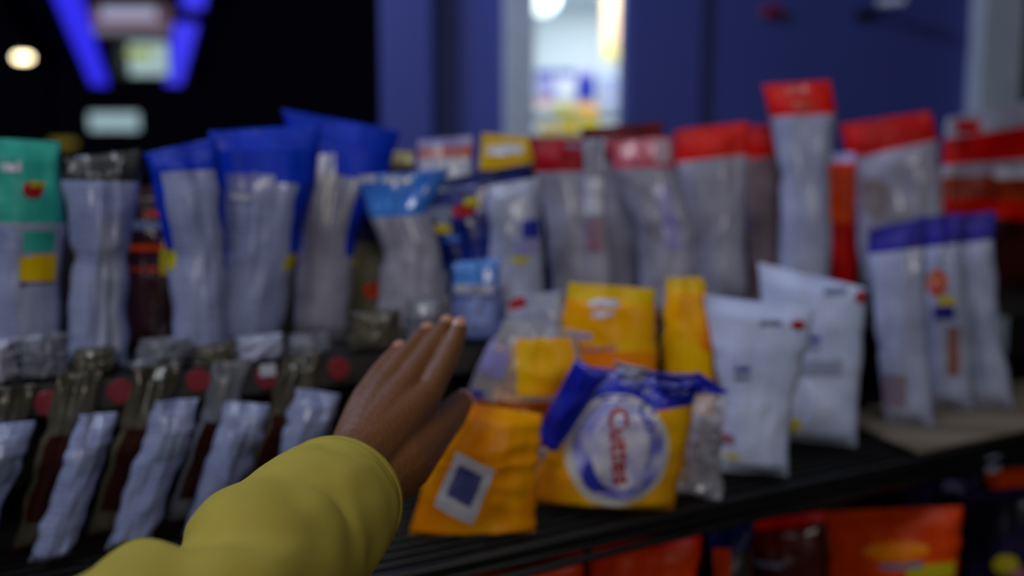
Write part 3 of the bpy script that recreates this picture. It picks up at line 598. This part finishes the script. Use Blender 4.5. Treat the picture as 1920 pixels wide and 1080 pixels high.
Bag('snack_bag', 'white bag with a red mark at its upper right, nearest the orange bags', [[(1318, 552), (1532, 580)], [(1335, 640), (1510, 660)], [(1352, 760), (1482, 770)]], (1348, 1478), 0.085, Z_SHELF, 0.045, B3(WHITE, WHITE, 0.06),
    [('red_mark', ('oval', 1497, 607, 14, 9), PRINTR), ('blue_mark', ('rect', 1380, 682, 1406, 692), PRINTB), ('grey_print', ('rect', 1380, 698, 1408, 708), PRINTG), ('blue_print', ('rect', 1425, 598, 1465, 608), PRINTG), ('yellow_mark', ('rect', 1360, 842, 1385, 854), PRINTY), ('rose_mark', ('rect', 1352, 808, 1378, 828), film('dull_rose', s2l(170, 100, 120), s2l(160, 110, 130)))], group=G5)
# yellow and orange bags
G6 = 'yellow and orange bags in front'
Bag('snack_bag', 'yellow bag with white lettering marks, upright behind the logo bag', [[(1068, 530), (1228, 542)], [(1054, 600), (1230, 604)]], (1050, 1232), 0.178, Z_SHELF, 0.05, [('top_seal', 0.08, YELLOW), ('wrapper_top', 0.36, YORANGE), ('wrapper', 1, ORANGE)],
    [('white_print_or_glint', ('rect', 1105, 560, 1160, 572), PRINTW), ('white_print_or_glint', ('rect', 1110, 580, 1150, 590), PRINTW), ('violet_print', ('rect', 1072, 620, 1110, 632), LAV), ('salmon_print', ('rect', 1085, 644, 1155, 654), film('salmon_film', s2l(1, 1, 1)))], group=G6)
Bag('snack_bag', 'narrow yellow bag between the yellow lettered bag and the white ones', [[(1250, 522), (1316, 520)], [(1244, 600), (1340, 604)]], (1242, 1346), 0.16, Z_SHELF, 0.045, [('top_seal', 0.08, YELLOW), ('wrapper', 1, YORANGE)], [('orange_print', ('oval', 1325, 625, 16, 30), ORANGE)], group=G6)
Bag('snack_bag', 'clear film bag of yellow snacks, touched by the thumb', [[(944, 600), (1082, 618)], [(898, 680), (1090, 690)], [(868, 750), (1080, 765)]], (852, 1050), 0.20, Z_SHELF, 0.05, B3(CLEAR, CLEAR, 0.07),
    [('violet_mark', ('rect', 880, 728, 908, 742), PRINTB), ('white_label_or_glint', ('rect', 905, 640, 950, 700, 15), LAV), ('yellow_print', ('rect', 968, 632, 1072, 735), YORANGE), ('amber_print', ('rect', 892, 745, 1060, 800), film('amber_brown', s2l(170, 84, 10), s2l(140, 60, 8)))], group=G6, crink=1.6, contents=(YORANGE, 90, 0.15))
Bag('snack_bag', 'orange bag with a white and blue square label, right of the wrist', [[(860, 752), (1020, 778)], [(806, 860), (1010, 860)]], (766, 1004), 0.075, Z_SHELF, 0.055, B3(ORANGE, ORANGE, 0.07, YORANGE),
    [('white_label_or_glint', ('rect', 832, 846, 910, 956, 22), PRINTW), ('blue_print', ('rect', 848, 864, 896, 926, 22), film('blue_label', s2l(86, 92, 160), s2l(110, 112, 170)), 0.0018)], group=G6, crink=1.4)
b = Bag('snack_bag', 'big yellow orange bag with blue folded top and oval logo, front centre', [[(1098, 688), (1312, 704)], [(1050, 765), (1302, 755)], [(1012, 850), (1286, 850)]], (985, 1262), 0.08, Z_SHELF, 0.075,
    [('top_seal', 0.10, film('cobalt_film', s2l(24, 40, 190), s2l(18, 30, 160))), ('blue_header', 0.26, film('cobalt_film', (1, 1, 1))), ('wrapper', 0.95, film('orange_yellow_print', s2l(255, 150, 14), s2l(255, 200, 8), 0.36, scale=5)), ('bottom_seal', 1, YORANGE)],
    [('logo_rim', ('oval', 1156, 830, 96, 100, 8), film('cream_rim', s2l(215, 212, 200), s2l(200, 196, 190))), ('logo_field', ('oval', 1158, 828, 84, 88, 8), LVIO, 0.0020), ('logo_blue_oval', ('oval', 1130, 872, 38, 30), PRINTB, 0.0028), ('logo_centre', ('oval', 1162, 822, 52, 76, 6), film('logo_white_print', s2l(225, 222, 235), s2l(170, 168, 215), 0.35, scale=40), 0.0036)], group=G6, crink=0.8, pz=0.16)  # the lower blue oval is printed logo colour
b.text('red_lettering', 'Cuttes', 1160, 818, 50, 86, PRINTR, 0.006, 0.8, 'red lettering turned on its side')
b.text('blue_lettering', 'Co', 1212, 766, 40, 70, PRINTB, 0.005, 0.5, 'blue small lettering')
COB = CACHE['cobalt_film']
def flap(parent, bag, corners, lift, name, mat, th=0.004, tips=None):
    """folded strip of film in front of the bag, corners in photo pixels (tl, tr, br, bl)"""
    p0 = bag.bp + bag.n * lift; P = [hit(x, y, p0, bag.n) for x, y in corners]; vs = []; fs = []; nu, nv = 8, 18
    for side in (1, -1):
        for j in range(nv + 1):
            for i in range(nu + 1):
                u = i / nu; v = j / nv; q = P[0].lerp(P[1], u).lerp(P[3].lerp(P[2], u), v)
                wv = noise.noise(Vector((u * 3, v * 4, bag.seed))) * 0.008 + math.sin(u * math.pi) * 0.006
                vs.append(q + bag.n * (wv + side * th / 2))
    m = (nu + 1) * (nv + 1)
    for j in range(nv):
        for i in range(nu):
            a = j * (nu + 1) + i; fs.append((a, a + 1, a + nu + 2, a + nu + 1)); fs.append((m + a, m + a + nu + 1, m + a + nu + 2, m + a + 1))
    ring = [i for i in range(nu + 1)] + [j * (nu + 1) + nu for j in range(1, nv + 1)] + [nv * (nu + 1) + i for i in range(nu - 1, -1, -1)] + [j * (nu + 1) for j in range(nv - 1, 0, -1)]
    for i in range(len(ring)): a, c = ring[i], ring[(i + 1) % len(ring)]; fs.append((a, a + m, c + m, c))
    parent['_o'] = tuple(bag.bp); o = mesh(name, vs, fs, mat, parent); del parent['_o']; return o
flap(b.root, b, [(1080, 672), (1142, 702), (1046, 846), (998, 828)], 0.036, 'folded_seal', COB)
flap(b.root, b, [(1225, 700), (1310, 698), (1368, 736), (1240, 738)], 0.020, 'seal_tail', COB)
flap(b.root, b, [(1150, 676), (1216, 690), (1212, 714), (1168, 708)], 0.022, 'clear_fold', SILVER2)
flap(b.root, b, [(1000, 830), (1030, 845), (1012, 872), (985, 850)], 0.036, 'pale_corner', SILVER2)
Bag('snack_packet', 'clear crumpled empty looking packet at the right side of the logo bag', [[(1300, 735), (1368, 745)], [(1268, 850), (1345, 850)]], (1232, 1352), 0.06, Z_SHELF, 0.035, B3(CLEAR, CLEAR, 0.1, film('crumpled_pale', s2l(200, 200, 212), s2l(170, 172, 188), 0.2, bump=1.0)),
    [('cream_label', ('rect', 1262, 800, 1288, 900), film('cream', s2l(215, 190, 150), s2l(200, 170, 120))), ('white_fold', ('rect', 1225, 890, 1282, 918, -24), PRINTW, 0.002)], cat='packet', group=None, crink=2.6, contents=(WARM, 26, 0.25))
Bag('snack_packet', 'grey crumpled packet with a red mark, above the clear bag of yellow snacks', [[(952, 556), (1062, 545)], [(948, 600), (1068, 590)]], (950, 1070), 0.255, Z_SHELF, 0.028, B3(SILVER2, SILVER2, 0.1), [('red_mark', ('rect', 954, 560, 986, 578, -20), PRINTR)], cat='packet', crink=2.0)
# ------------------------------------------------------------------ bags on the lower shelf
G7 = 'bags on the lower shelf'
Bag('snack_bag', 'wide orange red bag on the lower shelf, right of centre', [[(1500, 962), (1806, 948)], [(1525, 1020), (1800, 1010)]], (1530, 1790), 0.085, Z_LOW, 0.07, B3(DORANGE, DORANGE, 0.06), [('orange_print', ('oval', 1680, 1020, 60, 16), ORANGE), ('yellow_print', ('rect', 1700, 1044, 1790, 1076), PRINTY), ('grey_print', ('rect', 1650, 1040, 1730, 1050), PRINTG)], group=G7)
Bag('snack_bag', 'deep red orange bag on the lower shelf, between the blue and orange ones', [[(1405, 975), (1545, 958)], [(1405, 1040), (1560, 1040)]], (1400, 1545), 0.125, Z_LOW, 0.06, B3(REDD, film('dark_red_brown', s2l(95, 18, 10), s2l(60, 10, 8)), 0.07), [('white_print_or_glint', ('rect', 1414, 1040, 1468, 1050), PRINTG)], group=G7)
Bag('snack_bag', 'dark navy bag on the lower shelf under the clear packet', [[(1322, 990), (1412, 975)], [(1325, 1040), (1410, 1040)]], (1325, 1405), 0.075, Z_LOW, 0.05, B3(NAVY, DARK, 0.12), [('orange_print', ('rect', 1338, 1020, 1370, 1080), DORANGE)], group=G7)
Bag('snack_bag', 'red orange bag on the lower shelf below the logo bag', [[(1110, 1012), (1316, 995)], [(1100, 1060), (1310, 1060)]], (1110, 1300), 0.085, Z_LOW, 0.06, B3(RED, DORANGE, 0.06), [], group=G7)
Bag('snack_bag', 'red orange bag on the lower shelf beside the cuff', [[(880, 1046), (1095, 1028)]], (890, 1085), 0.085, Z_LOW, 0.06, B3(RED, DORANGE, 0.06), [], group=G7)
Bag('snack_bag', 'dark purple bag with yellow print on the lower shelf at right', [[(1795, 925), (1990, 905)], [(1800, 1000), (1990, 990)]], (1800, 1980), 0.09, Z_LOW, 0.07, B3(DPURP, film('blackish_purple', s2l(36, 26, 62), s2l(18, 14, 34)), 0.08), [('yellow_print', ('oval', 1886, 1045, 24, 18), PRINTY), ('violet_print', ('rect', 1860, 1000, 1900, 1025), DPURP), ('rose_print', ('rect', 1895, 1052, 1925, 1075), film('dull_rose', (1, 1, 1)))], group=G7)
Bag('snack_bag', 'orange bag on the lower shelf behind the dark purple one', [[(1848, 886), (1990, 870)], [(1850, 925), (1990, 915)]], (1840, 1990), 0.19, Z_LOW, 0.05, B3(DORANGE, DORANGE, 0.08), [], group=G7)
Bag('snack_bag', 'dim violet bag with a pale label under the shelf edge', [[(1690, 915), (1838, 892)]], (1690, 1830), 0.24, Z_LOW, 0.05, B3(DPURP, DPURP, 0.08), [('pale_label', ('rect', 1768, 902, 1806, 932, 10), LAV)], group=G7)

# ------------------------------------------------------------------ person: arm, hand, sleeve
per_o = at(640, 930, 0.62)
per = empty('person', per_o, 'person reaching in from lower left with a bare hand, wearing a yellow sweater', 'person')
def capsule(vs, fs, a, b, ra, rb, n=14, m=5):
    d = b - a; L_ = d.length; d = d.normalized(); u = d.orthogonal().normalized(); w_ = d.cross(u); base = len(vs); rings = []
    for i in range(m): th = -math.pi / 2 + math.pi / 2 * (i + 0.4) / m; rings.append((a + d * ra * math.sin(th), ra * math.cos(th)))
    for i in range(5): t_ = i / 4; rings.append((a.lerp(b, t_), ra + (rb - ra) * t_))
    for i in range(m): th = math.pi / 2 * (i + 0.6) / m; rings.append((b + d * rb * math.sin(th), rb * math.cos(th)))
    for c, r in rings:
        for j in range(n): q = 2 * math.pi * j / n; vs.append(c + (u * math.cos(q) + w_ * math.sin(q)) * r)
    for i in range(len(rings) - 1):
        for j in range(n): A = base + i * n + j; B_ = base + i * n + (j + 1) % n; fs.append((A, B_, B_ + n, A + n))
    fs.append(tuple(base + j for j in range(n))[::-1]); e = base + (len(rings) - 1) * n; fs.append(tuple(e + j for j in range(n)))
hv, hf = [], []
def chain(pts):
    for (p, r), (q, r2) in zip(pts[:-1], pts[1:]): capsule(hv, hf, p, q, r, r2)
W = at(668, 872, 0.655)
fing = {
 'index':  [(at(802, 742, 0.735), .0128), (at(834, 682, 0.770), .0112), (at(850, 646, 0.792), .0102), (at(861, 614, 0.808), .0088)],
 'middle': [(at(762, 722, 0.742), .0130), (at(799, 668, 0.785), .0114), (at(822, 634, 0.812), .0104), (at(836, 610, 0.830), .0090)],
 'ring':   [(at(721, 724, 0.745), .0126), (at(757, 674, 0.785), .0108), (at(782, 643, 0.812), .0098), (at(799, 622, 0.830), .0085)],
 'little': [(at(684, 744, 0.740), .0116), (at(709, 702, 0.772), .0096), (at(731, 674, 0.795), .0087), (at(747, 655, 0.810), .0076)]}
TH = [(at(690, 915, 0.655), .027), (at(757, 868, 0.69), .0260), (at(812, 812, 0.735), .0190), (at(846, 778, 0.780), .0160), (at(864, 755, 0.812), .0125)]
for k, pts in fing.items():
    chain(pts)
chain([(W, .029), (fing['index'][0][0].lerp(W, 0.25), .018), (fing['index'][0][0], .0140)])
chain([(W, .029), (fing['middle'][0][0].lerp(W, 0.2), .0175), (fing['middle'][0][0], .0140)])
chain([(W, .029), (fing['ring'][0][0].lerp(W, 0.2), .0170), (fing['ring'][0][0], .0134)])
chain([(W, .028), (fing['little'][0][0].lerp(W, 0.25), .0170), (fing['little'][0][0], .0122)])
chain(TH)
chain([(TH[1][0], .021), (at(775, 795, 0.728), .0155)])
chain([(at(540, 1040, 0.55), .030), (at(620, 945, 0.60), .029), (W, .030)])
chain([(at(620, 945, 0.60), .029), (at(690, 915, 0.655), .027)])
arm = mesh('arm', hv, hf, SKIN, per)
rm = arm.modifiers.new('remesh', 'REMESH'); rm.mode = 'VOXEL'; rm.voxel_size = 0.0022; rm.use_smooth_shade = True
sm_ = arm.modifiers.new('smooth', 'SMOOTH'); sm_.factor = 0.6; sm_.iterations = 7
for k, pts in list(fing.items()) + [('thumb', TH[-2:])]:
    a, ra = pts[-2]; b_, rb = pts[-1]; d = (b_ - a).normalized(); up = (C0 - b_); up = (up - d * up.dot(d)).normalized()
    if k != 'thumb': up = (up + Vector((-0.3, 0, 0.7)) - d * (Vector((-0.3, 0, 0.7)).dot(d))).normalized()
    sd = d.cross(up); vs = []; fs = []
    for s_ in (0, 1):
        for i in range(9):
            for j in range(7):
                x = (i / 8 - 0.5) * 2; y = (j / 6 - 0.5) * 2; ln = rb * 1.05; wd_ = rb * 0.72 * (1 - 0.12 * abs(x) ** 3)
                rr = rb * 0.90 - 0.30 * rb * y * y - 0.12 * rb * max(0, x) ** 2 + s_ * 0.0007
                vs.append(b_ + d * (x * ln * 0.8 + rb * 0.1) + sd * (y * wd_) + up * rr)
    for i in range(8):
        for j in range(6):
            A = i * 7 + j; fs.append((A, A + 1, A + 8, A + 7)); fs.append((63 + A, 63 + A + 7, 63 + A + 8, 63 + A + 1))
    mesh('fingernail', vs, fs, NAIL, per)
# sleeve
KNIT, tt_, bb = nt('yellow_knit'); N = tt_.nodes; L = tt_.links
tc = N.new('ShaderNodeTexCoord'); wv = N.new('ShaderNodeTexWave'); wv.inputs['Scale'].default_value = 160; wv.inputs['Distortion'].default_value = 1.5
wv.bands_direction = 'DIAGONAL'; L.new(tc.outputs['UV'], wv.inputs['Vector'])
nn = N.new('ShaderNodeTexNoise'); nn.inputs['Scale'].default_value = 9; L.new(tc.outputs['Object'], nn.inputs['Vector'])
rp = N.new('ShaderNodeValToRGB'); rp.color_ramp.elements[0].color = rgb(s2l(176, 158, 66)); rp.color_ramp.elements[1].color = rgb(s2l(186, 168, 76))
L.new(nn.outputs['Fac'], rp.inputs['Fac']); L.new(rp.outputs['Color'], bb.inputs['Base Color']); bb.inputs['Roughness'].default_value = 0.9
bb.inputs['Specular IOR Level'].default_value = 0.05
bp_ = N.new('ShaderNodeBump'); bp_.inputs['Strength'].default_value = 0.25; bp_.inputs['Distance'].default_value = 0.001
L.new(wv.outputs['Fac'], bp_.inputs['Height']); L.new(bp_.outputs['Normal'], bb.inputs['Normal'])
SL_ = [((634, 936), .64, 122), ((624, 948), .628, 128), ((594, 978), .60, 141), ((524, 1040), .555, 161), ((438, 1118), .49, 184), ((310, 1215), .43, 205), ((120, 1350), .37, 215), ((-120, 1520), .33, 220)]
ctr = [at(c[0], c[1], d) for c, d, r in SL_]; rad = [r * d / FPX for c, d, r in SL_]
def sleeve_mesh(name, t0, t1, extra, mat, inner=0.0035):
    nt_, na = 70, 72; vs = []; fs = []; uv = []
    n_ = len(ctr) - 1
    def cr(t):
        i = min(n_ - 1, int(t)); f = t - i; g = lambda j: ctr[max(0, min(n_, j))]; h = lambda j: rad[max(0, min(n_, j))]
        cm = lambda a, b, c, d: 0.5 * ((2 * b) + (c - a) * f + (2 * a - 5 * b + 4 * c - d) * f * f + (3 * b - a - 3 * c + d) * f ** 3)
        return cm(g(i - 1), g(i), g(i + 1), g(i + 2)), cm(h(i - 1), h(i), h(i + 1), h(i + 2))
    for side in (0, 1):
        for a in range(nt_ + 1):
            t_ = t0 + (t1 - t0) * a / nt_; c, r = cr(t_); c2, _ = cr(min(n_, t_ + 0.02)); c1, _ = cr(max(0, t_ - 0.02)); d = (c2 - c1).normalized()
            u = (Vector((0, 0, 1)) - d * d.z).normalized(); w_ = d.cross(u)
            for j in range(na):
                q = 2 * math.pi * j / na; cs, sn = math.cos(q), math.sin(q)
                fo = noise.noise(Vector((cs * 1.3 + t_ * 0.8, sn * 1.3, t_ * 1.2))) * 0.0035 + noise.noise(Vector((cs * 2.5, sn * 2.5 + 5, t_ * 2.4))) * 0.0015
                fo -= 0.017 * math.exp(-((t_ - 3.4 - 1.1 * cs) / 0.28) ** 2) * max(0, math.sin(q * 1.0 + 0.9))
                fo -= 0.004 * math.exp(-((t_ - 4.6 + 1.2 * sn) / 0.35) ** 2) * max(0, math.cos(q - 0.5))
                fo *= min(1, max(0.15, t_ / 1.4)); rr = r + fo + extra - (inner if side else 0)
                vs.append(c + (u * cs + w_ * sn) * rr); uv.append((j / na, t_ * 0.25))
    m = (nt_ + 1) * na
    for a in range(nt_):
        for j in range(na):
            A = a * na + j; B_ = a * na + (j + 1) % na; fs.append((A, B_, B_ + na, A + na)); fs.append((m + A, m + A + na, m + B_ + na, m + B_))
    for j in range(na):
        k2 = (j + 1) % na; fs.append((j, m + j, m + k2, k2)); e = nt_ * na; fs.append((e + j, e + k2, m + e + k2, m + e + j))
    return mesh(name, vs, fs, mat, per, uvs=uv)
sl = sleeve_mesh('sleeve', 0.55, 7.0, 0.0, KNIT)
sleeve_mesh('cuff', 0.0, 0.56, 0.0012, KNIT)
